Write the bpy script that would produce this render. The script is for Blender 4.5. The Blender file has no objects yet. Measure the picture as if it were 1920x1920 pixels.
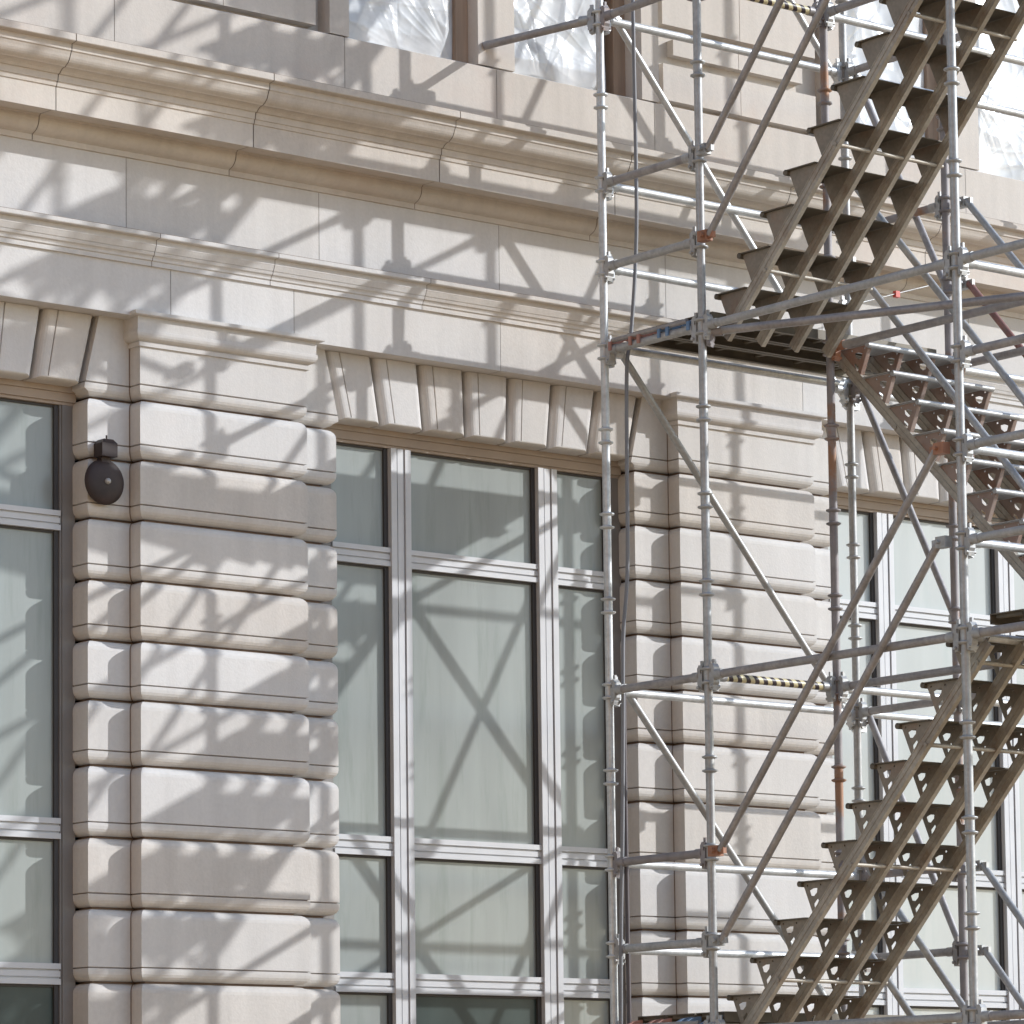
import bpy, bmesh, math, random
from mathutils import Vector, Matrix, noise
from mathutils.geometry import tessellate_polygon
random.seed(7)
S = bpy.context.scene
COL = S.collection

# ------------------------------------------------------------------ camera
YAW, PITCH, ROLL = 0.6853, 0.1033, -0.0126
cam_d = bpy.data.cameras.new('camera')
cam = bpy.data.objects.new('camera', cam_d); COL.objects.link(cam)
fw = Vector((math.sin(YAW)*math.cos(PITCH), math.cos(YAW)*math.cos(PITCH), math.sin(PITCH)))
rt = Vector((math.cos(YAW), -math.sin(YAW), 0)); up = rt.cross(fw)
r2 = math.cos(ROLL)*rt + math.sin(ROLL)*up; u2 = -math.sin(ROLL)*rt + math.cos(ROLL)*up
M = Matrix((r2, u2, -fw)).transposed().to_4x4(); M.translation = Vector((-14.9497, -17.506, -4.8161))
cam.matrix_world = M
cam_d.sensor_width = 36; cam_d.lens = 7495/1920*36
cam_d.shift_x = -(984.6-960)/1920; cam_d.shift_y = (1436.3-960)/1920
cam_d.clip_end = 2000; cam_d.clip_start = .5
S.camera = cam
S.render.resolution_x = S.render.resolution_y = 1024

# ------------------------------------------------------------------ light
SUN = Vector((1.5, -1.0, .79)).normalized()
SUN_STRENGTH, SKY_STRENGTH, EXPOSURE = 2.25, .15, .80
sd = bpy.data.lights.new('sun', 'SUN'); sd.energy = SUN_STRENGTH; sd.angle = math.radians(.55); sd.color = (.99, 1, 1.01)
so = bpy.data.objects.new('sun', sd); COL.objects.link(so)
so.rotation_euler = (-SUN).to_track_quat('-Z', 'Y').to_euler(); so.location = SUN*60
W = bpy.data.worlds.new('World'); S.world = W; W.use_nodes = True
nt = W.node_tree; sk = nt.nodes.new('ShaderNodeTexSky'); sk.sky_type = 'NISHITA'; sk.sun_disc = False
sk.sun_elevation = math.asin(SUN.z); sk.sun_rotation = math.atan2(SUN.x, SUN.y)
sk.dust_density = .4; sk.ozone_density = 1.7
nt.links.new(sk.outputs[0], nt.nodes['Background'].inputs[0]); nt.nodes['Background'].inputs[1].default_value = SKY_STRENGTH
S.view_settings.view_transform = 'Standard'; S.view_settings.look = 'None'
S.view_settings.exposure = EXPOSURE; S.view_settings.gamma = 1
S.render.engine = 'CYCLES'
S.cycles.max_bounces = 6; S.cycles.diffuse_bounces = 4

# ------------------------------------------------------------------ materials
def mat(name, base, rough=.6, metal=0.0, var=.08, scale=3.0, tint=None, tint_amt=0.0, tint_scale=1.2, tint_lo=.52, tint_hi=.68,
        bump=0.0, bump_scale=60, stretch=(1, 1, 1), spec=.5, fine=0.0, streak=0.0):
    m = bpy.data.materials.new(name); m.use_nodes = True
    t = m.node_tree; n = t.nodes; l = t.links; b = n['Principled BSDF']
    b.inputs['Roughness'].default_value = rough; b.inputs['Metallic'].default_value = metal
    b.inputs['Specular IOR Level'].default_value = spec
    g = n.new('ShaderNodeNewGeometry'); mp = n.new('ShaderNodeMapping'); mp.inputs['Scale'].default_value = stretch
    l.new(g.outputs['Position'], mp.inputs['Vector'])
    nz = n.new('ShaderNodeTexNoise'); nz.inputs['Scale'].default_value = scale; nz.inputs['Detail'].default_value = 6
    l.new(mp.outputs[0], nz.inputs['Vector'])
    mr = n.new('ShaderNodeMapRange'); mr.inputs['From Min'].default_value = .3; mr.inputs['From Max'].default_value = .7
    mr.inputs['To Min'].default_value = 1-var; mr.inputs['To Max'].default_value = 1+var
    l.new(nz.outputs['Fac'], mr.inputs['Value'])
    mx = n.new('ShaderNodeMix'); mx.data_type = 'RGBA'; mx.blend_type = 'MULTIPLY'; mx.inputs['Factor'].default_value = 1
    mx.inputs['A'].default_value = (*base, 1); l.new(mr.outputs[0], mx.inputs['B'])
    out = mx.outputs['Result']
    if fine:
        nf = n.new('ShaderNodeTexNoise'); nf.inputs['Scale'].default_value = 45; nf.inputs['Detail'].default_value = 8
        l.new(g.outputs['Position'], nf.inputs['Vector'])
        m3 = n.new('ShaderNodeMapRange'); m3.inputs['From Min'].default_value = .25; m3.inputs['From Max'].default_value = .75
        m3.inputs['To Min'].default_value = 1-fine; m3.inputs['To Max'].default_value = 1+fine
        l.new(nf.outputs['Fac'], m3.inputs['Value'])
        my = n.new('ShaderNodeMix'); my.data_type = 'RGBA'; my.blend_type = 'MULTIPLY'; my.inputs['Factor'].default_value = 1
        l.new(out, my.inputs['A']); l.new(m3.outputs[0], my.inputs['B']); out = my.outputs['Result']
    if streak:
        m4 = n.new('ShaderNodeMapping'); m4.inputs['Scale'].default_value = (7, 7, .45); l.new(g.outputs['Position'], m4.inputs[0])
        n4 = n.new('ShaderNodeTexNoise'); n4.inputs['Scale'].default_value = 1.6; n4.inputs['Detail'].default_value = 6; l.new(m4.outputs[0], n4.inputs['Vector'])
        r4 = n.new('ShaderNodeMapRange'); r4.inputs['From Min'].default_value = .35; r4.inputs['From Max'].default_value = .62
        r4.inputs['To Min'].default_value = 1-streak; r4.inputs['To Max'].default_value = 1.0; l.new(n4.outputs['Fac'], r4.inputs['Value'])
        x4 = n.new('ShaderNodeMix'); x4.data_type = 'RGBA'; x4.blend_type = 'MULTIPLY'; x4.inputs['Factor'].default_value = 1
        l.new(out, x4.inputs['A']); l.new(r4.outputs[0], x4.inputs['B']); out = x4.outputs['Result']
    if tint:
        n2 = n.new('ShaderNodeTexNoise'); n2.inputs['Scale'].default_value = tint_scale; n2.inputs['Detail'].default_value = 7
        n2.inputs['Roughness'].default_value = .65
        l.new(mp.outputs[0], n2.inputs['Vector'])
        m2 = n.new('ShaderNodeMapRange'); m2.inputs['From Min'].default_value = tint_lo; m2.inputs['From Max'].default_value = tint_hi
        m2.inputs['To Max'].default_value = tint_amt
        l.new(n2.outputs['Fac'], m2.inputs['Value'])
        mz = n.new('ShaderNodeMix'); mz.data_type = 'RGBA'; l.new(m2.outputs[0], mz.inputs['Factor'])
        l.new(out, mz.inputs['A']); mz.inputs['B'].default_value = (*tint, 1); out = mz.outputs['Result']
    l.new(out, b.inputs['Base Color'])
    if bump:
        nb = n.new('ShaderNodeTexNoise'); nb.inputs['Scale'].default_value = bump_scale; nb.inputs['Detail'].default_value = 5
        l.new(g.outputs['Position'], nb.inputs['Vector'])
        bp = n.new('ShaderNodeBump'); bp.inputs['Strength'].default_value = bump; bp.inputs['Distance'].default_value = .01
        l.new(nb.outputs['Fac'], bp.inputs['Height']); l.new(bp.outputs[0], b.inputs['Normal'])
    return m

STONE = mat('limestone', (.600, .577, .552), .85, var=.05, scale=1.1, tint=(.59, .553, .515), tint_amt=.5, tint_scale=.9, bump=.12, bump_scale=90, spec=.25, fine=.04, streak=.07)
STONE_W = mat('warm_limestone', (.595, .546, .492), .85, var=.06, scale=1.1, tint=(.57, .48, .42), tint_amt=.55, tint_scale=1.3, bump=.12, bump_scale=90, spec=.25, fine=.04, streak=.07)
STONE2 = mat('limestone_cream', (.588, .553, .515), .85, var=.06, scale=1.3, tint=(.55, .50, .455), tint_amt=.5, tint_scale=1.1, bump=.16, bump_scale=70, spec=.25, fine=.05, streak=.09)
STONE3 = mat('limestone_pale', (.615, .598, .582), .85, var=.05, scale=.9, tint=(.60, .57, .54), tint_amt=.5, tint_scale=1.0, bump=.14, bump_scale=80, spec=.25, fine=.04, streak=.06)
STONE_W2 = mat('warm_limestone_darker', (.565, .515, .462), .85, var=.07, scale=1.2, tint=(.53, .45, .39), tint_amt=.6, tint_scale=1.4, bump=.16, bump_scale=70, spec=.25, fine=.05, streak=.09)
MORTAR = mat('brown_joint_mortar', (.21, .155, .125), .95)
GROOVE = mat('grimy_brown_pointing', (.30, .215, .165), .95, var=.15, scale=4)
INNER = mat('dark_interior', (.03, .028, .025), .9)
FRAME = mat('painted_window_frame', (.535, .54, .555), .45, var=.05, scale=6)
PANE = mat('whitened_glass', (.295, .318, .305), .2, var=.07, scale=2.2, stretch=(3, 3, .35), bump=.04, bump_scale=3, tint=(.215, .245, .222), tint_amt=.55, tint_scale=3, spec=.4)
PANE_DARK = mat('clear_dark_glass', (.045, .062, .058), .3, var=.25, scale=2, stretch=(2, 2, .5), spec=.25)
PANE_LIGHT = mat('pale_whitened_glass', (.43, .455, .445), .25, var=.05, scale=2, stretch=(3, 3, .35), tint=(.36, .41, .40), tint_amt=.5, tint_scale=3)
GALV = mat('galvanised_steel', (.56, .575, .58), .42, .35, fine=.12, var=.14, scale=9, tint=(.33, .32, .31), tint_amt=.6, tint_scale=6, bump=.06, bump_scale=140)
GALV_DULL = mat('dull_galvanised_steel', (.40, .405, .405), .46, .3, fine=.16, var=.16, scale=10, tint=(.27, .24, .225), tint_amt=.65, tint_scale=5)
BROWN = mat('weathered_brown_steel', (.325, .308, .306), .48, .25, fine=.16, var=.18, scale=11, tint=(.40, .39, .38), tint_amt=.6, tint_scale=4)
RUSTY = mat('rust_streaked_steel', (.27, .25, .255), .6, .15, var=.2, scale=9, tint=(.33, .17, .09), tint_amt=.9, tint_scale=2.1, tint_lo=.53, tint_hi=.62)
RED = mat('red_oxide_steel', (.26, .13, .11), .55, .1, var=.2, scale=9, tint=(.22, .19, .18), tint_amt=.6, tint_scale=4)
STAIR = mat('stair_steel', (.385, .355, .305), .5, .2, fine=.14, var=.15, scale=7, tint=(.22, .155, .11), tint_amt=.6, tint_scale=4)
STAIR_SHADED = mat('shaded_stair_steel', (.25, .22, .18), .55, .2, fine=.14, var=.16, scale=7, tint=(.22, .13, .085), tint_amt=.6, tint_scale=3.5)  # same stair steel, darkened to carry the shade on the brackets
STAIR_RED = mat('rusty_stair_steel', (.30, .225, .19), .6, .15, var=.18, scale=7, tint=(.24, .11, .065), tint_amt=.8, tint_scale=3.2)
DECK = mat('dark_deck_steel', (.15, .13, .10), .6, .3, var=.2, scale=8)
ORANGE = mat('orange_painted_steel', (.36, .17, .10), .55, .05, var=.2, scale=14)
BLUE = mat('blue_painted_steel', (.13, .22, .36), .5, .05, var=.15, scale=14)
PINK = mat('faded_red_paint', (.40, .20, .16), .55, .05, var=.2, scale=14)
BELL = mat('dark_bronze_paint', (.040, .028, .027), .55, .0, spec=.3, var=.2, scale=9, tint=(.075, .045, .04), tint_amt=.5, tint_scale=6)
CABLE = mat('grey_cable_sheath', (.20, .205, .22), .5, 0, var=.1, scale=6)
CABLE_D = mat('dark_cable_sheath', (.085, .07, .075), .5, 0, var=.1, scale=6)
STILE = mat('shade_toned_stile', (.20, .185, .175), .5, var=.1, scale=5)  # stile colour darkened to hold the shade of the window recess
EDGE_SHADE = mat('pane_edge_shade', (.05, .045, .045), .6)  # near-black standing in for the mullion's shaded side
HEADER = mat('brown_painted_moulding', (.36, .285, .225), .6, var=.08, scale=5)
WOOD = mat('timber', (.36, .26, .19), .7, var=.15, scale=4, stretch=(6, 6, .6))
GROUND = mat('pavement_stone', (.47, .315, .17), .9, var=.12, scale=.6)

def plastic():
    m = bpy.data.materials.new('milky_plastic_film'); m.use_nodes = True
    t = m.node_tree; n = t.nodes; l = t.links; b = n['Principled BSDF']
    b.inputs['Base Color'].default_value = (.80, .82, .84, 1); b.inputs['Roughness'].default_value = .22
    b.inputs['Specular IOR Level'].default_value = .7
    g = n.new('ShaderNodeNewGeometry'); nz = n.new('ShaderNodeTexNoise'); nz.inputs['Scale'].default_value = 3.5; nz.inputs['Detail'].default_value = 4
    l.new(g.outputs['Position'], nz.inputs['Vector'])
    mr = n.new('ShaderNodeMapRange'); mr.inputs['From Min'].default_value = .35; mr.inputs['From Max'].default_value = .7
    mr.inputs['To Min'].default_value = .95; mr.inputs['To Max'].default_value = .62
    l.new(nz.outputs['Fac'], mr.inputs['Value']); l.new(mr.outputs[0], b.inputs['Alpha'])
    return m
PLASTIC = plastic()

def tape_mat():
    m = bpy.data.materials.new('black_yellow_tape'); m.use_nodes = True
    t = m.node_tree; n = t.nodes; l = t.links; b = n['Principled BSDF']; b.inputs['Roughness'].default_value = .4
    g = n.new('ShaderNodeNewGeometry'); mp = n.new('ShaderNodeMapping'); mp.inputs['Scale'].default_value = (15, 9, 9)
    l.new(g.outputs['Position'], mp.inputs[0])
    sx = n.new('ShaderNodeSeparateXYZ'); l.new(mp.outputs[0], sx.inputs[0])
    a = n.new('ShaderNodeMath'); a.operation = 'ADD'; l.new(sx.outputs[0], a.inputs[0]); l.new(sx.outputs[2], a.inputs[1])
    f = n.new('ShaderNodeMath'); f.operation = 'FRACT'; l.new(a.outputs[0], f.inputs[0])
    c = n.new('ShaderNodeMath'); c.operation = 'GREATER_THAN'; c.inputs[1].default_value = .5; l.new(f.outputs[0], c.inputs[0])
    mx = n.new('ShaderNodeMix'); mx.data_type = 'RGBA'; l.new(c.outputs[0], mx.inputs['Factor'])
    mx.inputs['A'].default_value = (.045, .03, .035, 1); mx.inputs['B'].default_value = (.68, .60, .36, 1)
    l.new(mx.outputs['Result'], b.inputs['Base Color']); return m
TAPE = tape_mat()

# ------------------------------------------------------------------ mesh helpers
class MB:
    def __init__(s): s.v = []; s.f = []; s.m = []; s.s = []
    def add(s, vs, fs, mi=0, sm=False):
        o = len(s.v); s.v += [tuple(v) for v in vs]
        for f in fs: s.f.append([i+o for i in f]); s.m.append(mi); s.s.append(sm)
        return s
    def box(s, x0, x1, y0, y1, z0, z1, mi=0):
        v = [(x0,y0,z0),(x1,y0,z0),(x1,y1,z0),(x0,y1,z0),(x0,y0,z1),(x1,y0,z1),(x1,y1,z1),(x0,y1,z1)]
        return s.add(v, [(0,3,2,1),(4,5,6,7),(0,1,5,4),(1,2,6,5),(2,3,7,6),(3,0,4,7)], mi)
    def hexa(s, b, t, mi=0):
        return s.add(list(b)+list(t), [(0,3,2,1),(4,5,6,7),(0,1,5,4),(1,2,6,5),(2,3,7,6),(3,0,4,7)], mi)
    def tube(s, p, q, r, n=14, mi=0, r2=None, caps=True):
        p = Vector(p); q = Vector(q); d = (q-p).normalized()
        a = d.orthogonal().normalized() if abs(d.z) < .95 else Vector((1,0,0)).cross(d).normalized()
        b = d.cross(a); r2 = r if r2 is None else r2; vs = []
        for c, rr in ((p, r), (q, r2)):
            for i in range(n):
                t = 2*math.pi*i/n; vs.append(c + rr*(math.cos(t)*a + math.sin(t)*b))
        s.add(vs, [(i, (i+1) % n, n+(i+1) % n, n+i) for i in range(n)], mi, True)
        if caps:
            s.add(vs[:n], [tuple(range(n))[::-1]], mi); s.add(vs[n:], [tuple(range(n))], mi)
        return s
    def path(s, pts, r, n=8, mi=0):
        pts = [Vector(p) for p in pts]; rings = []
        for i, p in enumerate(pts):
            d = (pts[min(i+1, len(pts)-1)] - pts[max(i-1, 0)]).normalized()
            a = Vector((1,0,0)); a = (a - d*a.dot(d)).normalized(); b = d.cross(a)
            rings.append([p + r*(math.cos(2*math.pi*k/n)*a + math.sin(2*math.pi*k/n)*b) for k in range(n)])
        o = [v for R in rings for v in R]
        s.add(o, [(i*n+k, i*n+(k+1) % n, (i+1)*n+(k+1) % n, (i+1)*n+k) for i in range(len(pts)-1) for k in range(n)], mi, True)
        return s
    def lathe(s, prof, n=24, axis='z', c=(0,0,0), mi=0):
        vs = []
        for r, h in prof:
            for i in range(n):
                t = 2*math.pi*i/n; x, y = r*math.cos(t), r*math.sin(t)
                vs.append((c[0]+x, c[1]+y, c[2]+h) if axis == 'z' else (c[0]+x, c[1]+h, c[2]+y))
        k = len(prof)
        return s.add(vs, [(j*n+i, j*n+(i+1) % n, (j+1)*n+(i+1) % n, (j+1)*n+i) for j in range(k-1) for i in range(n)], mi, True)
    def sweep_x(s, prof, x0, x1, mi=0, caps=True, smooth=False):
        n = len(prof); vs = [(x0, y, z) for y, z in prof] + [(x1, y, z) for y, z in prof]
        s.add(vs, [(i, n+i, n+i+1, i+1) for i in range(n-1)], mi, smooth)
        if caps: s.add(vs[:n], [tuple(range(n))], mi); s.add(vs[n:], [tuple(range(n))[::-1]], mi)
        return s
    def plate(s, outer, holes, fn, t, mi=0):
        """flat plate from 2D outline with holes; fn(u, v, w) -> 3D, thickness t along w"""
        loops = [outer]+holes; tris = tessellate_polygon([[Vector((a, b, 0)) for a, b in L] for L in loops])
        pts = [p for L in loops for p in L]; n = len(pts)
        vs = [fn(a, b, 0) for a, b in pts] + [fn(a, b, t) for a, b in pts]
        fs = [tuple(x) for x in tris] + [tuple(i+n for i in x[::-1]) for x in tris]
        o = 0
        for L in loops:
            k = len(L); fs += [(o+i, o+(i+1) % k, n+o+(i+1) % k, n+o+i) for i in range(k)]; o += k
        return s.add(vs, fs, mi)
    def mesh(s, name, mats, origin=(0,0,0)):
        me = bpy.data.meshes.new(name); o = Vector(origin)
        me.from_pydata([Vector(v)-o for v in s.v], [], s.f)
        for m in (mats if isinstance(mats, (list, tuple)) else [mats]): me.materials.append(m)
        me.polygons.foreach_set('material_index', s.m); me.polygons.foreach_set('use_smooth', s.s)
        bm = bmesh.new(); bm.from_mesh(me); bmesh.ops.recalc_face_normals(bm, faces=bm.faces); bm.to_mesh(me); bm.free()
        me.update(); return me
    def build(s, name, mats, parent=None):
        o = obj(name, s.mesh(name, mats, world_loc(parent)), parent); return o

def world_loc(p):
    v = Vector((0,0,0))
    while p: v = v + Vector(p.location); p = p.parent
    return v
def obj(name, me, parent=None, loc=(0,0,0), rot=None):
    o = bpy.data.objects.new(name, me); COL.objects.link(o); o.location = loc
    if rot is not None: o.rotation_euler = rot
    if parent: o.parent = parent
    return o
def tag(o, label=None, cat=None, group=None, kind=None):
    if label: o['label'] = label
    if cat: o['category'] = cat
    if group: o['group'] = group
    if kind: o['kind'] = kind
    return o
def thing(name, label, cat, loc=(0,0,0), group=None):
    return tag(obj(name, None, None, loc), label, cat, group)

# ------------------------------------------------------------------ ground
ZG = -6.45
g = MB().add([(-400,-400,ZG),(400,-400,ZG),(400,400,ZG),(-400,400,ZG)], [(0,1,2,3)]).build('ground', GROUND); tag(g, kind='structure')

# ------------------------------------------------------------------ brick block added out of view, to hold back sky and bounce warm light
BRICK = mat('bounce_brick', (.46, .285, .155), .9, var=.12, scale=2)
nb = thing('bounce_building', 'unseen brick building added left outside the picture to bounce warm light', 'building', (-24, -24, ZG))
MB().box(-38, -23, -60, -6, ZG, 16).build('wall', BRICK, nb)
for yy in range(-56, -8, 4):
    for zz in (-4.5, -.5, 3.5, 7.5, 11.5):
        MB().box(-23.02, -22.95, yy, yy+1.5, zz, zz+2.3).build('window', PANE_DARK, nb)

# ------------------------------------------------------------------ building
XL, XR = -9.0, 11.0
BAY = 3.97; PIERS = [-6.1925, -2.2225, 1.7475, 5.7175]; WINS = [-4.2075, -.2375, 3.7325, 7.7025]
bld = thing('stone_building', 'pale limestone building facade with rusticated piers, moulded cornice and tall windows', 'building', (0, .67, ZG))

def stones(name, prof, joints, parent, gap=.0035, st=None, dzb=.006):
    """profile swept along the facade, cut by narrow open joints with dark mortar behind"""
    mb = MB(); xs = [XL]+sorted(joints)+[XR]
    rv = random.Random(name+str(len(prof)))
    for a, b in zip(xs[:-1], xs[1:]): mb.sweep_x(prof, a+gap/2, b-gap/2, rv.choice((0, 0, 2, 3)), caps=False)
    mb.sweep_x([(y+.012, z+dzb) for y, z in prof], XL, XR, 1, caps=False)
    return mb.build(name, [st or STONE, MORTAR, STONE_W2 if st else STONE2, STONE_W if st else STONE3], parent)
def rep(xs): return sorted(x+BAY*k for x in xs for k in range(-2, 3) if XL+.1 < x+BAY*k < XR-.1)
def arc(c0, c1, n, bulge):
    """points from c0 to c1, bowed sideways by bulge (fraction of the chord)"""
    (a, b), (c, d) = c0, c1; out = []
    for i in range(n+1):
        t = i/n; k = 4*t*(1-t)*bulge; out.append((a+(c-a)*t - (d-b)*k, b+(d-b)*t + (c-a)*k))
    return out

MB().box(XL, XR, 1.16, 1.5, ZG, 5.2).build('inner_wall', INNER, bld)
stones('frieze', [(1.1, -.03), (.67, -.03), (.67, .262)], rep([-2.6, -1.753, -.24]), bld)
stones('frieze', [(.67, .438), (.67, .86)], rep([-2.895, -1.572, -.243]), bld)
sc = [(.675, .258), (.654, .260), (.654, .287), (.648, .289)] + arc((.646, .291), (.630, .316), 3, -.15) + [(.624, .330), (.627, .3315), (.627, .334), (.622, .3355), (.609, .364), (.607, .367), (.606, .398), (.570, .401), (.567, .405), (.567, .427), (.675, .445)]
stones('string_course', sc, rep([-2.737, -1.93, -.84]), bld, .004)
co = [(.675, .852), (.655, .854), (.655, .886), (.648, .887)] + arc((.646, .889), (.585, .972), 7, .20) + [(.577, .974), (.574, .982), (.452, .977), (.446, .981), (.441, .981), (.436, .968), (.416, .966), (.416, 1.098), (.409, 1.099), (.404, 1.122), (.397, 1.124), (.392, 1.160), (.380, 1.161)]
co += arc((.378, 1.163), (.322, 1.186), 4, -.12) + arc((.316, 1.191), (.272, 1.240), 5, .12) + [(.264, 1.256), (.257, 1.261), (.256, 1.297), (.217, 1.302), (.213, 1.306), (.213, 1.343), (.66, 1.415)]
stones('cornice', co, rep([-3.515, -2.21, -.886]), bld, .005, STONE_W)
stones('plinth_course', [(.64, 1.39), (.64, 1.79), (.66, 1.80), (1.2, 1.806)], rep([-2.99, -1.40, -.27]), bld, .0035, STONE_W, -.004)

JZ = [-.484, -.821, -1.158, -1.498, -1.833, -2.162, -2.525, -2.92, -3.309, -3.714, -4.12, -4.52, -4.92, -5.32, -5.72]
def pier_profile():
    pr = [(-.03, 0.0)]; R = .052; G = .006
    for j in JZ:
        pr += [(j+.083, 0), (j+.080, .012), (j+.077, .012), (j+.074, 0)]
        for k in range(6):
            t = k/5*math.pi/2; pr.append((j+G+R-R*math.sin(t), R-R*math.cos(t)))
        pr += [(j+G, .068), (j-G, .068)]
        for k in range(5, -1, -1):
            t = k/5*math.pi/2; pr.append((j-G-R+R*math.sin(t), R-R*math.cos(t)))
    pr.append((ZG, 0)); return pr
PP = pier_profile()
def open_half(z):                       # clear half width of the window opening, splayed through the lintel height
    if z < -.45: return 1.135
    return 1.112 + (z+.45)/.42*.10
CAP = [(-.192, -.01), (-.192, .012), (-.169, .013), (-.167, .006)] + [(z, o) for o, z in arc((.010, -.163), (.046, -.108), 5, -.22)] + [(-.106, .040), (-.064, .041)] + [(-.062, .041), (-.033, .041), (-.030, .074), (-.026, .077), (-.008, .077), (-.004, -.03)]
for P in PIERS:
    mb = MB(); rows = []
    for z, d in PP:
        h = BAY/2 - open_half(z)
        rows.append([(P-h+d, .99, z), (P-h+d, .79+d, z), (P-.578+d, .79+d, z), (P-.57+d, .79+d, z), (P-.57+d, .69+d, z), (P+.57-d, .69+d, z), (P+.57-d, .79+d, z), (P+h-d, .79+d, z), (P+h-d, .99, z)])
    vs = [v for r in rows for v in r]
    for i in range(len(rows)-1):
        d0, d1 = PP[i][1], PP[i+1][1]
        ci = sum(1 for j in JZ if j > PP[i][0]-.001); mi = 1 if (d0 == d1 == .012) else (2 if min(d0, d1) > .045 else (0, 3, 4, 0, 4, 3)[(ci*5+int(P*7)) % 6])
        for k in range(8): mb.f.append((i*9+k, i*9+k+1, i*9+k+10, i*9+k+9)); mb.m.append(1 if k == 2 else mi); mb.s.append(False)
    mb.v += vs
    po = mb.build('pier', [STONE, MORTAR, GROOVE, STONE2, STONE3], bld)
    cb = MB(); vs = []
    for z, o in CAP: vs += [(P-.57-o, .80, z), (P-.57-o, .69-o, z), (P+.57+o, .69-o, z), (P+.57+o, .80, z)]
    cb.add(vs, [(i*4+k, i*4+k+1, i*4+k+5, i*4+k+4) for i in range(len(CAP)-1) for k in range(3)])
    cb.build('capital', STONE, po)

def voussoir(Wc, i, parent):
    nb, ntp = 2.212/7, 2.396/7; g = .012
    bl, br = Wc-1.106+i*nb+g, Wc-1.106+(i+1)*nb-g
    tl, tr = Wc-1.198+i*ntp+g, Wc-1.198+(i+1)*ntp-g
    zb, zt = -.424, -.032; mb = MB(); R = .045; rings = []
    def ring(o, ob, y):
        def xl(z): return bl+(tl-bl)*(z-zb)/(zt-zb)+o
        def xr(z): return br+(tr-br)*(z-zb)/(zt-zb)-o
        z0 = zb+ob
        return [(xl(z0), y, z0), (xr(z0), y, z0), (xr(zt), y, zt), (xl(zt), y, zt)]
    rings.append(ring(0, 0, .945)); rings.append(ring(0, 0, .79+R))
    for k in range(1, 6):
        t = k/5*math.pi/2; rings.append(ring(R*(1-math.cos(t)), .4*R*(1-math.cos(t)), .79+R*(1-math.sin(t))))
    vs = [v for r in rings for v in r]
    mb.add(vs, [(a*4+k, a*4+(k+1) % 4, a*4+4+(k+1) % 4, a*4+4+k) for a in range(len(rings)-1) for k in range(4)])
    F = rings[-1]; w = F[1][0]-F[0][0]
    cols = [(0, 0), (.026/w, 0), (.0285/w, .012), (.0315/w, .012), (.034/w, 0), (1, 0)]
    vs = []
    for u, d in cols:
        vs += [(F[0][0]+(F[1][0]-F[0][0])*u, .79+d, F[0][2]), (F[3][0]+(F[2][0]-F[3][0])*u, .79+d, zt)]
    for a in range(len(cols)-1): mb.add([vs[2*a], vs[2*a+2], vs[2*a+3], vs[2*a+1]], [(0, 1, 2, 3)], 1 if cols[a][1] == cols[a+1][1] == .012 else 0)
    mb.build('voussoir', [(STONE, STONE2, STONE3, STONE)[(i*3+int(Wc*5)) % 4], MORTAR], parent)

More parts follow.
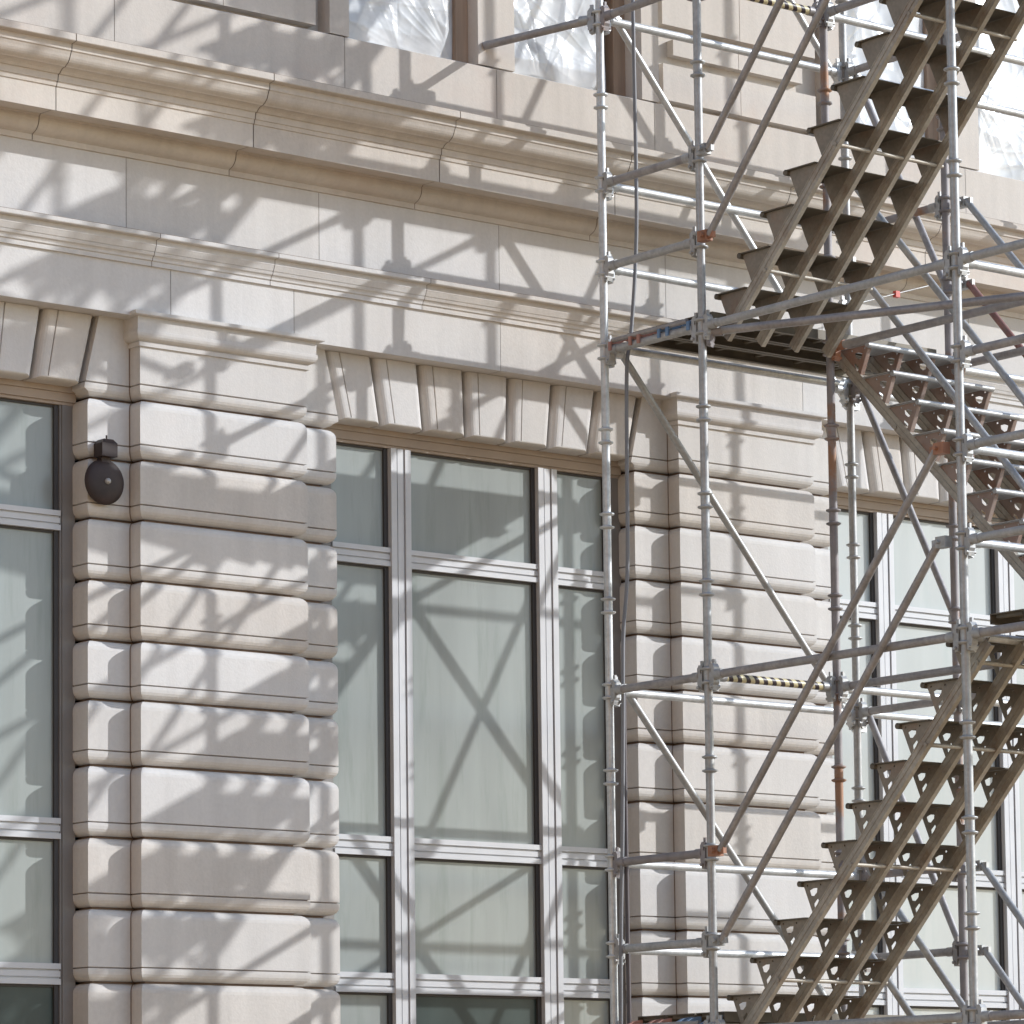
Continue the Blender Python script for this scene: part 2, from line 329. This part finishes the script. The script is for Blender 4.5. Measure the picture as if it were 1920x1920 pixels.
def reeded(mb, x0, x1, y, z0, z1, vertical, depth=.05):
    """window bar: flat back with three raised bands separated by grooves"""
    mb.box(x0, x1, y+.016, y+depth, z0, z1)
    L = (x1-x0) if vertical else (z1-z0); gp = .011; w = (L-2*gp)/3
    for k in range(3):
        a = k*(w+gp); yy = y + (.006 if k == 1 else 0)
        if vertical: mb.box(x0+a, x0+a+w, yy, y+.0165, z0, z1)
        else: mb.box(x0, x1, yy, y+.0165, z0+a, z0+a+w)
FY, GY = .938, .978
ROWS = [-.522, (-1.115, -1.225), (-2.816, -2.93), (-3.61, -3.725), (-5.30, -5.42)]
for wi, Wc in enumerate(WINS):
    lb = MB().box(Wc-1.2, Wc+1.2, .868, .946, -.40, -.033).build('lintel', GROOVE, bld)
    for i in range(7): voussoir(Wc, i, lb)
    mb = MB()
    hd = MB(); hd.box(Wc-1.15, Wc+1.15, .918, 1.04, -.455, -.405); hd.box(Wc-1.15, Wc+1.15, .930, 1.04, -.505, -.4555); hd.box(Wc-1.15, Wc+1.15, .942, 1.04, -.522, -.5055); hd.build('lintel_moulding', HEADER, lb)
    mb.box(Wc-1.15, Wc+1.15, GY+.03, 1.05, -6.0, -.523)
    wo = mb.build('window', INNER, bld)
    for s in (-1, 1):
        sb = MB(); a, b = sorted((Wc+s*1.15, Wc+s*1.068)); sb.box(a, b, FY+.004, GY+.03, -6.0, -.523)
        a, b = sorted((Wc+s*1.068, Wc+s*1.055)); sb.box(a, b, FY+.012, GY+.03, -6.0, -.523); sb.build('stile', STILE, wo)
    MB().box(Wc-1.135, Wc+1.135, .72, 1.04, -6.2, -6.0).build('sill', STONE, wo)
    mx = [Wc-.56, Wc+.56]
    for x in mx:
        m2 = MB(); reeded(m2, x-.073, x+.073, FY-.012, -6.0, -.5225, True, .085); m2.build('mullion', FRAME, wo)
    cols = [(Wc-1.055, mx[0]-.073), (mx[0]+.073, mx[1]-.073), (mx[1]+.073, Wc+1.055)]
    for a, b in ROWS[1:]:
        for c0, c1 in cols:
            m2 = MB(); reeded(m2, c0, c1, FY, b, a, False, .07); m2.build('transom', FRAME, wo)
    zs = [(-1.115, -.522), (-2.816, -1.225), (-3.61, -2.93), (-5.30, -3.725), (-6.0, -5.42)]
    for ri, (z0, z1) in enumerate(zs):
        for ci, (c0, c1) in enumerate(cols):
            pm = PANE_LIGHT if wi >= 2 else (PANE_DARK if (ri == 3 and wi == 0) or (ri == 3 and ci == 1 and wi == 1) else PANE)
            MB().box(c0+.001, c1-.001, GY, GY+.02, z0, z1).build('pane', pm, wo)
            fr = MB()                       # dark strips painting in shade along each pane's right and top edge
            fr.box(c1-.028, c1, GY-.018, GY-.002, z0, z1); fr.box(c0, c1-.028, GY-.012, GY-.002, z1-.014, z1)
            fr.build('shade_strip', EDGE_SHADE, wo)
    MB().box(Wc-1.135, Wc+1.135, .80, 1.05, ZG, -6.2).build('apron', STONE, bld)

# upper storey
for P in PIERS:
    mb = MB()
    mb.box(P-.72, P+.72, .76, 1.2, 1.80, 5.2)
    up_o = mb.build('upper_pier', STONE_W, bld)
    for z0, z1, hw, y in ((1.845, 2.075, .65, .685), (2.145, 2.245, .55, .70), (2.325, 3.3, .65, .685), (3.38, 3.48, .55, .70)):
        b = MB()
        for s in (-1, 1):
            a0, a1 = (P-hw, P-.002) if s < 0 else (P+.002, P+hw)
            b.box(a0, a1, y, .761, z0, z1)
        b.build('raised_block', STONE_W, up_o)
for wi, Wc in enumerate(WINS):
    wo = MB().box(Wc-1.124, Wc+1.124, .70, 1.15, 1.807, 1.812).build('upper_window', STONE_W, bld)
    for s in (-1, 1):
        a, b = sorted((Wc+s*1.265, Wc+s*1.125)); MB().box(a, b, .645, 1.2, 1.803, 5.2).build('jamb', STONE_W, wo)
    MB().box(Wc-.15, Wc+.13, .665, 1.0, 1.813, 5.2).build('stone_mullion', STONE_W, wo)
    MB().box(Wc-.245, Wc-.152, .76, .84, 1.813, 5.2).build('timber_post', WOOD, wo)
    MB().box(Wc+1.03, Wc+1.124, .80, .88, 1.813, 5.2).build('timber_post', WOOD, wo)

# ------------------------------------------------------------------ plastic sheets
def sheet(x0, x1, y, z0, z1, seed, label, anchors):
    rnd = random.Random(seed); cr = []
    for (ax, az, a0, a1, n) in anchors:                  # fans of creases pulled from fixing points
        for k in range(n):
            th = math.radians(a0+(a1-a0)*(k+rnd.uniform(-.35, .35))/max(1, n-1))
            cr.append((x0+(x1-x0)*ax, z0+az, math.cos(th), math.sin(th), rnd.uniform(.0008, .0036), rnd.uniform(.006, .03)*.7, rnd.uniform(.35, 1.3), rnd.choice((-1, 1, 1))))
    nx, nz = 150, 190; vs = []
    for j in range(nz+1):
        for i in range(nx+1):
            u, v = i/nx, j/nz; x = x0+(x1-x0)*u; z = z0+(z1-z0)*v
            p = Vector((x*1.7, z*1.5, seed*3.7)); n1 = noise.noise(p); n2 = noise.noise(p*2.3+Vector((n1*1.5, 0, 0))); n3 = noise.noise(p*5.5)
            h = .040*n1 + .014*(1-2*abs(n2)) + .0025*(1-2*abs(n3))
            for (ax, az, c, sn, am, wd, ln, sg) in cr:
                dx, dz = x-ax, z-az; al = dx*c+dz*sn
                if al < 0 or al > ln: continue
                d = abs(-dx*sn+dz*c + .012*math.sin(al*9+seed)); w = wd*(.4+al)
                if d < 4*w: h += sg*am*math.exp(-d/w)*math.sin(math.pi*min(1, al/ln))**.6
            edge = min(1, min(u, 1-u)*9+.1, v*9+.15)
            vs.append((x + (.02*n2 if u in (0, 1) else 0), y - .03*edge - h*edge, z + (.006*math.sin(u*11+seed)+.006*n2 if j < 6 else 0)))
    mb = MB(); mb.add(vs, [(j*(nx+1)+i, j*(nx+1)+i+1, (j+1)*(nx+1)+i+1, (j+1)*(nx+1)+i) for j in range(nz) for i in range(nx)], 0, True)
    o = mb.build('plastic_sheet', PLASTIC); tag(o, label, 'plastic sheet', 'plastic sheets over the upper windows')
sheet(-1.36, -.475, .80, 1.808, 3.2, 1.3, 'milky plastic sheet left of the stone mullion, topmost middle of picture', [(1, 0, 95, 172, 13), (0, .25, -40, 30, 7), (.5, 0, 60, 150, 5)])
sheet(-.105, .74, .83, 1.822, 3.2, 4.1, 'crumpled plastic sheet behind leftmost scaffold post, beside a dark gap', [(.05, .3, -50, 60, 9), (1, .15, 100, 200, 8), (.4, .0, 40, 140, 6)])
sheet(2.61, 3.50, .80, 1.808, 3.2, 2.2, 'plastic sheet behind the upper stair flight, left half of right window', [(0, .5, -60, 60, 10), (1, .1, 100, 190, 8)])
sheet(3.865, 4.80, .79, 1.80, 3.2, 6.4, 'bright plastic sheet at the right picture edge, right half of right window', [(0, .62, -75, 5, 14), (0, .1, 0, 80, 8), (1, .3, 120, 230, 8)])
sheet(-5.33, -4.45, .80, 1.81, 3.2, 7.7, 'plastic sheet on the far left upper window beyond the picture', [(0, .5, -60, 60, 8)])

# ------------------------------------------------------------------ alarm bell
bx, bz = -2.985, -.965
ab = thing('alarm_bell', 'round dark bronze alarm bell fixed to the quoin between window and pier', 'bell', (bx, .79, bz))
prof = [(.121, 0), (.127, -.004), (.126, -.012)] + [(.123*math.cos(t), -.012-.030*math.sin(t)) for t in [k*math.pi/2/9 for k in range(10)]]
MB().lathe(prof, 40, 'y', (bx, .765, bz)).build('gong', BELL, ab)
MB().lathe([(.0, -.018), (.012, -.016), (.017, -.008), (.018, 0)], 16, 'y', (bx, .724, bz)).build('centre_nut', GALV_DULL, ab)
MB().box(bx-.05, bx+.05, .766, .792, bz-.05, bz+.05).build('back_plate', BELL, ab)
hb = MB(); z0 = bz+.135
hb.add([(bx-.05,.70,z0),(bx+.05,.70,z0),(bx+.05,.785,z0),(bx-.05,.785,z0),(bx-.05,.70,z0+.075),(bx+.05,.70,z0+.075),(bx+.05,.785,z0+.075),(bx-.05,.785,z0+.075),
        (bx-.025,.72,z0+.10),(bx+.035,.72,z0+.10),(bx+.035,.785,z0+.10),(bx-.025,.785,z0+.10)],
       [(0,3,2,1),(0,1,5,4),(1,2,6,5),(2,3,7,6),(3,0,4,7),(4,5,9,8),(5,6,10,9),(6,7,11,10),(7,4,8,11),(8,9,10,11)])
hb.build('junction_box', BELL, ab)
MB().tube((bx+.01, .75, z0+.095), (bx+.01, .75, z0+.125), .005, 8).build('conduit_stub', BELL, ab)
MB().box(bx-.028, bx+.028, .74, .786, bz+.09, bz+.136).build('striker_arm', BELL, ab)

# ------------------------------------------------------------------ scaffold kit
YB, YC, YO = -.858, -2.879, -3.74; XD, XE = 1.0, 1.985; TR = .0242
NODE = {'A': (0, 0), 'B': (0, YB), 'C': (0, YC), 'D': (XD, YB), 'E': (XE, 0), 'F': (XE, YB), 'M': (XD, YC), 'G': (XE, YC),
        'P': (0, YO), 'Q': (XD, YO), 'R': (XE, YO), 'H': (3.97, 0), 'I': (3.97, YB)}
def nd(k, z): return Vector((*NODE[k], z))
ring = MB()
for zc in (-.039, .039):
    ring.lathe([(.024, zc-.012), (.032, zc-.010), (.0435, zc-.004), (.0435, zc+.004), (.032, zc+.007), (.024, zc+.012)], 18)
ring.lathe([(.0262, -.03), (.0262, .03)], 18)
RING = ring.mesh('ring_collar', GALV); RING_D = ring.mesh('ring_collar', GALV_DULL); RING_R = ring.mesh('ring_collar', RUSTY)
def coupler_mb():
    c = MB()
    c.plate([(.030, -.052), (.034, -.082), (.058, -.088), (.062, -.06), (.070, -.045), (.070, .045), (.056, .064), (.030, .058)],
            [[(.034, .012), (.044, .014), (.044, .036), (.034, .036)]], lambda u, v, w: (u, w-.021, v), .042)
    c.tube((.052, -.034, -.066), (.052, .036, -.066), .010, 8); c.box(.038, .058, -.007, .007, .05, .088)
    c.tube((.066, 0, 0), (.125, 0, 0), .0285, 12)
    return c
CM = {k: coupler_mb().mesh('end_coupler', m) for k, m in (('g', GALV), ('d', GALV_DULL), ('b', BROWN), ('o', ORANGE), ('r', RUSTY))}
def clamp_mb():
    c = MB(); c.box(-.03, .045, -.026, .026, -.03, .03); c.box(.0, .085, -.012, .012, -.018, .018)
    c.tube((.02, -.045, 0), (.02, .048, 0), .011, 8); c.tube((.02, -.052, 0), (.02, -.04, 0), .018, 6); return c
BM = {k: clamp_mb().mesh('end_clamp', m) for k, m in (('g', GALV), ('d', GALV_DULL), ('b', BROWN), ('o', ORANGE), ('r', RUSTY))}
MATS = {'g': GALV, 'd': GALV_DULL, 'b': BROWN, 'r': RUSTY, 'x': RED, 't': TAPE, 'o': ORANGE}

def post(k, label, m='g', rm=None, z1=8.2):
    x, y = NODE[k]; t = thing('scaffold_post', label, 'scaffold post', (x, y, ZG), 'upright posts of the scaffold')
    MB().tube((x, y, ZG+.03), (x, y, z1), TR, 18).build('tube', MATS[m], t)
    MB().box(x-.075, x+.075, y-.075, y+.075, ZG, ZG+.012).build('base_plate', GALV_DULL, t)
    z = -6.0
    while z < 8:
        obj('ring_collar', rm or RING, t, (0, 0, z-ZG)); z += .5
    return t
post('A', 'galvanised scaffold post nearest the wall, leftmost of the tower', 'g')
post('B', 'grey scaffold post, second from the left, in front of the second pier', 'd', RING_D)
post('C', 'tall grey foreground scaffold post right of the stair flights', 'd', RING_D)
post('D', 'rust stained scaffold post ending the striped warning rail', 'r', RING_R)
post('E', 'slim rear scaffold post against the right window, left of its mullion', 'd', RING_D)
post('F', 'rust spotted scaffold post half hidden behind the tall foreground post', 'r', RING_R)
for k, l in (('M', 'front row middle scaffold post beyond the right picture edge'), ('G', 'front row far scaffold post beyond the right picture edge'),
             ('P', 'outermost near scaffold post beyond the right picture edge'), ('Q', 'outermost middle scaffold post beyond the right picture edge'),
             ('R', 'outermost far scaffold post beyond the right picture edge'), ('H', 'wall side scaffold post of the next bay beyond the right picture edge'),
             ('I', 'second row scaffold post of the next bay beyond the right picture edge')):
    post(k, l, 'd', RING_D)

def rail(a, b, label, m='g', c='g', c2=None, name='scaffold_tube', group='horizontal tubes of the scaffold', cat='scaffold tube', dz=0.0):
    p, q = Vector(a), Vector(b); d = (q-p); n = d.normalized()
    t = thing(name, label, cat, p, group)
    MB().tube(p+n*.07+Vector((0,0,dz)), q-n*.07+Vector((0,0,dz)), TR, 16).build('tube', MATS[m], t)
    az = math.atan2(d.y, d.x)
    obj('end_coupler', CM[c], t, (0,0,0), (0, 0, az)); obj('end_coupler', CM[c2 or c], t, q-p, (0, 0, az+math.pi))
    return t
def brace(a, b, label, m='b', c='b', s=.10, off=(0,0,0), name='diagonal_brace', group='diagonal braces of the scaffold', cat='scaffold brace'):
    p, q = Vector(a)+Vector(off), Vector(b)+Vector(off); h = Vector((q.x-p.x, q.y-p.y, 0)).normalized()
    p2, q2 = p+h*s, q-h*s
    t = thing(name, label, cat, p2, group)
    MB().tube(p2, q2, .0215, 14).build('tube', MATS[m], t)
    az = math.atan2(h.y, h.x)
    obj('end_clamp', BM[c], t, -h*.045, (0, 0, az)); obj('end_clamp', BM[c], t, q2-p2+h*.045, (0, 0, az+math.pi))
    return t
LV = {2: 'at picture top', 1: 'second tube above upper landing', .5: 'first tube above upper landing', 0: 'level with upper landing',
      -2: 'at mid height', -3: 'upper of the bottom pair', -3.5: 'lower of the bottom pair', -4: 'at the bottom picture edge',
      4: 'on the landing above the picture', 5: 'high guard tube above the picture', 6: 'far above the picture', 4.5: 'low guard tube above the picture'}
for z in (6, 5, 4.5, 4, 2, 1, .5, 0, -2, -3, -3.5, -4):
    rail(nd('A', z), nd('B', z), 'short tube joining leftmost post to second post, '+LV[z], 'b' if z in (2, 1, -2) else ('d' if z != -3 else 'r'), {2: 'r', -3: 'r'}.get(z, 'd'), {.5: 'd'}.get(z))
    rail(nd('A', z), nd('E', z), 'long sunlit tube along the wall from leftmost post, '+LV[z], 'g', 'g', dz=.03 if z == 0 else 0)
for z in (5, 4, 2, 1, 0, -2, -3, -3.5, -4):
    rail(nd('E', z), nd('F', z), 'short tube from rear window post to hidden post, '+LV[z], 'r' if z in (-3, 1) else 'b', {0: 'r', -3: 'r', -3.5: 'b'}.get(z, 'd'))
rail(nd('B', -2), nd('D', -2), 'yellow and black striped tube at mid height between second and rusty posts', 't', 'd', name='warning_rail', cat='warning rail', group='striped warning rails')
rail(nd('B', 2), nd('D', 2), 'yellow and black striped tube at the top edge beside the stairs', 't', 'b', name='warning_rail', cat='warning rail', group='striped warning rails')
rail(nd('F', 0), nd('I', 0), 'bright tube running right from hidden post, level with the upper landing', 'g', 'g')
rail(nd('E', 0), nd('H', 0), 'bright tube running right from rear window post, level with the upper landing', 'g', 'g')
for z in (2, -2):
    rail(nd('D', z), nd('F', z), 'bright tube from rusty post to hidden post, '+LV[z], 'g', 'g')
    rail(nd('E', z), nd('H', z), 'bright tube running right from rear window post, '+LV[z], 'g', 'g')
    rail(nd('F', z), nd('I', z), 'bright tube running on right from the hidden post, '+LV[z], 'g', 'g')
for z in (6, 4, 2, 0, -2, -4):
    rail(nd('B', z), nd('C', z), 'long tube rising from second post to tall foreground post, '+LV[z], {0: 'd', -2: 'b'}.get(z, 'd'), 'd', 'd')
    rail(nd('D', z), nd('M', z), 'long tube from rusty post past stairs to right edge, '+LV[z], 'b', 'o' if z == 0 else 'd', 'd')
    rail(nd('F', z), nd('G', z), 'long tube from the hidden post towards the right edge, '+LV[z], 'b', 'd')
rail(nd('B', 0)+Vector((0, 0, -.035)), nd('M', 0)+Vector((0, 0, -.02)), 'weathered tube fanning right from second post just below the beam at the upper landing', 'b', 'r', name='plan_brace', cat='scaffold brace', group='diagonal braces of the scaffold')
LC = {0: 'highest', -.5: 'rust marked', -1: 'upper guard', -1.5: 'lower guard', -2: 'landing edge', -4: 'lowest', 2: 'landing edge', 3: 'second guard', 3.5: 'third guard', 4: 'topmost', 2.5: 'low guard'}
AT = {0: 'above the upper landing', -.5: 'beside the red stair top', -1: 'beside the red stair', -1.5: 'above the dark deck', -2: 'under the dark deck', -4: 'at picture bottom'}
for z in (4, 3.5, 3, 2.5, 2, 0, -.5, -1, -1.5, -2, -4):
    rail(nd('C', z), nd('P', z), LC[z]+' tube from tall foreground post to right edge '+AT.get(z, 'over picture top'), 'd' if z in (0, -1, -1.5) else 'b', 'd')
for z in (3.5, 3, 2, 0, -1, -1.5, -2):
    rail(nd('C', z), nd('M', z), LC[z]+' bright tube falling right from tall foreground post '+AT.get(z, 'over picture top'), 'g', 'g')
for z in (3.5, 3, 2, -1, -1.5, -2):
    rail(nd('P', z), nd('Q', z), LC[z]+' outer tube beyond right picture edge '+AT.get(z, 'over picture top'), 'g', 'g')
    rail(nd('Q', z), nd('R', z), LC[z]+' far outer tube beyond right picture edge '+AT.get(z, 'over picture top'), 'g', 'g')
# wall tie
tw = thing('wall_tie', 'brown tie tube running from the leftmost post to the upper stone mullion', 'tie tube', (0, 0, 2))
MB().tube((-.02, .04, 2.0), (-.341, .664, 1.93), TR, 16).build('tube', BROWN, tw)
obj('end_coupler', CM['d'], tw, (0, 0, 0), (0, 0, math.radians(118)))

# braces
off = (.07, .02, 0)
for z, l in ((4, 'beyond the picture top'), (2, 'from picture top to the upper landing'), (0, 'crossing the middle of the picture'), (-2, 'in the lower right quarter')):
    brace(nd('A', z)+Vector((0, 0, .02)), nd('E', z-2)+Vector((0, 0, -.085)), 'wall side brace sloping down right '+l, 'd' if z < 2 else 'g', 'g', .07, off)
off = (-.05, 0, 0)
for z0, w in ((-4, 'of the lower stair'), (0, 'of the upper stair'), (4, 'of the stair above the picture')):
    brace(nd('B', z0+1), nd('C', z0+3), 'upper sloping handrail tube '+w+', left side', 'b', 'o' if z0 == -4 else 'd', .13, off, 'handrail_tube', 'sloping handrails', 'handrail')
    brace(nd('B', z0+.5), nd('C', z0+2.5), 'lower sloping handrail tube '+w+', left side', 'b', 'o' if z0 == 0 else 'd', .13, off, 'handrail_tube', 'sloping handrails', 'handrail')
off = (.05, 0, 0)
for z0, w in ((-4, 'of the bottom descending stair'), (0, 'of the rust red stair'), (4, 'of the descending stair above the picture')):
    brace(nd('F', z0+1), nd('G', z0-1), 'upper handrail tube '+w+', far side', 'd', 'd', .13, off, 'handrail_tube', 'sloping handrails', 'handrail')
    brace(nd('F', z0+.5), nd('G', z0-1.5), ('red oxide' if z0 == 0 else 'lower')+' handrail tube '+w+', far side below', 'x' if z0 == 0 else 'd', 'x' if False else 'd', .13, off, 'handrail_tube', 'sloping handrails', 'handrail')
    brace(nd('D', z0+1), nd('M', z0-1), 'upper handrail tube '+w+', near side', 'd', 'd', .13, off, 'handrail_tube', 'sloping handrails', 'handrail')
    brace(nd('D', z0+.5), nd('M', z0-1.5), 'lower handrail tube '+w+', near side', 'd', 'd', .13, off, 'handrail_tube', 'sloping handrails', 'handrail')
for z, l in ((4, 'beyond picture top'), (2, 'behind upper right of stairs'), (0, 'crossing the right window top'), (-2, 'behind the lower stair')):
    brace(nd('E', z), nd('F', z-1.5), 'steep end brace between rear and hidden posts '+l, 'b', 'g', .05, (.045, 0, 0))

# ------------------------------------------------------------------ decks
def deck(x0, x1, y0, y1, z, label, nplank=3, hooks=False):
    t = thing('scaffold_deck', label, 'scaffold deck', (x0, y1, z), 'landings of the scaffold')
    w = (y1-y0)/nplank; cols = [BLUE, PINK, BLUE]
    for k in range(nplank):
        a, b = y0+k*w+.006, y0+(k+1)*w-.006; mb = MB()
        mb.box(x0+.13, x1-.05, a, b, z+.014, z+.020)
        mb.box(x0+.13, x1-.05, a, a+.004, z-.035, z+.014); mb.box(x0+.13, x1-.05, b-.004, b, z-.035, z+.014)
        mb.box(x0+.13, x1-.05, a+.004, a+.028, z-.035, z-.031); mb.box(x0+.13, x1-.05, b-.028, b-.004, z-.035, z-.031)
        n = int((x1-x0)/.32)
        for i in range(n): xx = x0+.15+i*.32; mb.box(xx, xx+.03, a+.028, b-.028, z-.005, z+.0137)
        po = mb.build('plank', DECK, t)
        if hooks:
            for yy, hm in ((a+.03, BLUE if k < 2 else PINK), (b-.03, BLUE if k < 1 else PINK)):
                h = MB(); h.plate([(.132, -.033), (.132, .0), (.06, -.012), (.0, -.040), (-.036, -.055), (-.036, -.105), (-.027, -.105), (-.027, -.066), (.028, -.066), (.08, -.033)], [], lambda u, v, ww: (x0+u, yy+ww-.011, z+v), .022)
                h.build('hook', hm, po)
    if hooks: MB().tube((x0-.015, y0+.06, z-.045), (x0-.015, y1-.04, z-.045), .014, 10).build('locking_bar', BROWN, t)
    return t
deck(0, XE, YB+.05, -.05, 0.095, 'perforated steel deck of the upper landing beside the second post', 3, True)
deck(0, XE, YB+.05, -.05, -3.905, 'steel deck of the lowest landing along the bottom picture edge', 3, True)
deck(0, XE, YB+.05, -.05, 4.095, 'steel deck of the landing above the picture', 3)
deck(0, XE, YO+.05, YC-.05, -1.905, 'dark steel deck at right edge under two ending braces', 3)
deck(0, XE, YO+.05, YC-.05, 2.095, 'steel deck of the outer landing above the right picture corner', 3)
deck(0, XE, YO+.05, YC-.05, 6.095, 'steel deck far above the picture', 3)

# ------------------------------------------------------------------ stair flights
def flight(xa, xb, z_lo, toward_cam, label, mt, holes, mbk=None, mtr=None, nst=10):
    """ten steps over 2 m; toward_cam: rises from the wall side (y=YB) to the front row (y=YC)"""
    if toward_cam: yl, yh = YB-.02, YC+.02
    else: yl, yh = YC+.02, YB-.02
    sg = 1 if yh > yl else -1; run = abs(yh-yl)/nst; rise = 2.0/nst
    t = thing('stair_flight', label, 'stair flight', (xa, yl, z_lo), 'stair flights of the scaffold')
    xs = [xa+(xb-xa)*k/3 for k in range(4)]; th = math.atan2(rise, run); L = math.hypot(run, rise)*nst
    hole = [[(.055, -.045), (.085, -.034), (.116, -.034), (.112, -.058), (.088, -.078), (.066, -.074)], [(.088, -.118), (.118, -.092), (.126, -.104), (.10, -.142), (.091, -.140)]] if holes else []
    small = [[(.03, -.012), (.042, -.012), (.042, -.022), (.03, -.022)], [(.135, -.012), (.147, -.012), (.147, -.022), (.135, -.022)]] if holes else []
    for si, x in enumerate(xs):
        mb = MB(); c, s_ = math.cos(th), math.sin(th)
        def P(a, h, xx): return (xx, yl + sg*(a*c - h*s_), z_lo + a*s_ + h*c)   # a along the slope, h normal to it
        def bar(h0, h1, x0, x1): mb.hexa([P(-.02, h0, x0), P(L+.02, h0, x0), P(L+.02, h0, x1), P(-.02, h0, x1)], [P(-.02, h1, x0), P(L+.02, h1, x0), P(L+.02, h1, x1), P(-.02, h1, x1)])
        bar(-.088, -.030, x, x+.005); bar(-.093, -.0875, x-.003, x+.028); bar(-.0305, -.025, x-.003, x+.028)
        bar(-.062, -.058, x-.004, x)
        so_ = mb.build('stringer', mt, t)
        for k in range(nst):
            zt = z_lo+(k+1)*rise; y0 = yl+sg*(k*run-.012)
            b = MB(); rr = run+.03
            b.plate([(0, 0), (rr+.055, 0), (.118, -.205), (.09, -.205)], [h[::-1] for h in hole+small],
                    lambda u, v, w: (x+.0012+w, y0+sg*u, zt-.006+v), .0028)
            fl = [(0, -.002), (.09, -.205)]; q = [(x0_, y0+sg*u, zt-.006+v) for x0_ in (x+.0042, x+.030) for u, v in fl]
            b.hexa([q[0], q[2], q[3], q[1]], [(p[0], p[1]+sg*.004, p[2]) for p in (q[0], q[2], q[3], q[1])])
            b.build('bracket', mbk or mt, so_)
    for k in range(nst):
        zt = z_lo+(k+1)*rise; y0 = yl+sg*(k*run-.02); y1 = y0+sg*(run+.045); a, b_ = sorted((y0, y1)); mb = MB()
        mb.box(xa-.02, xb+.02, a, b_, zt-.004, zt+.002)
        mb.tube((xa-.02, y0, zt-.012), (xb+.02, y0, zt-.012), .0165, 12)
        mb.build('tread', mtr or mt, t)
    for k in (1, 4, 7, 9):
        zz = z_lo+(k+.35)*rise; yy = yl+sg*(k+.9)*run
        MB().tube((xa-.01, yy, zz), (xb+.05, yy, zz), .012, 8).build('cross_rod', mt, t)
    return t
XA0, XA1, XB0, XB1 = .13, .91, 1.09, 1.88
flight(XA0, XA1, 0, True, 'upper stair flight climbing from the upper landing to the top right corner', STAIR, False, STAIR_SHADED, DECK)  # treads in dark steel, colouring in the shade of their undersides
flight(XB0, XB1, -2, False, 'rust red stair flight with slotted brackets descending right from the upper landing', STAIR, True, STAIR_RED, GALV_DULL)
flight(XA0, XA1, -4, True, 'lower stair flight with slotted brackets in the bottom right corner', STAIR, True, STAIR_SHADED, DECK)  # dark treads again for shaded undersides
flight(XB0, XB1, 2, False, 'descending stair flight above the picture', STAIR_RED, True)
flight(XA0, XA1, 4, True, 'climbing stair flight above the picture', STAIR, False)
flight(XB0, XB1, -6, False, 'bottom stair flight below the picture', STAIR_RED, True)

# ------------------------------------------------------------------ cables
def cable(pts, r, m, label):
    P = [Vector(p) for p in pts]; out = []
    for i in range(len(P)-1):
        p0, p1, p2, p3 = P[max(i-1, 0)], P[i], P[i+1], P[min(i+2, len(P)-1)]
        for k in range(8):
            t = k/8; out.append(.5*((2*p1)+(p2-p0)*t+(2*p0-5*p1+4*p2-p3)*t*t+(3*p1-p0-3*p2+p3)*t**3))
    out.append(P[-1]); o = MB().path(out, r, 8).build('hanging_cable', m); tag(o, label, 'cable', 'cables hanging on the scaffold')
cy = -.10
cable([(.17, cy, 4.2), (.175, cy, 2.1), (.18, cy, 1.0), (.165, cy, .55), (.12, cy, .1), (.085, cy, -.1), (.075, cy, -.6), (.065, cy, -1.3), (.025, cy, -1.7), (.015, cy, -2.2), (-.005, cy, -2.9), (-.03, cy, -3.6), (-.05, cy, -5.2), (-.02, cy, ZG+.01)], .0115, CABLE, 'grey cable hanging in a gentle curve in front of leftmost scaffold post')
cable([(.05, cy+.03, -1.98), (.048, cy+.03, -2.6), (.05, cy+.03, -3.3), (.052, cy+.03, -4.2), (.05, cy+.03, ZG+.01)], .0135, CABLE_D, 'dark straight cable beside leftmost scaffold post, lower half of picture')
TX, TZ = 2.752, .77
w = MB().path([(2.343, .30, .645), (2.752, .35, .775), (3.112, .40, .886)], .004, 6).build('tag_wire', GALV_DULL); tag(w, 'thin wire with red tag strung behind the upper stair foot', 'wire')
MB().box(TX-.018, TX+.018, .335, .365, TZ-.02, TZ+.02).build('red_tag', mat('red_plastic', (.55, .06, .04), .5), w)
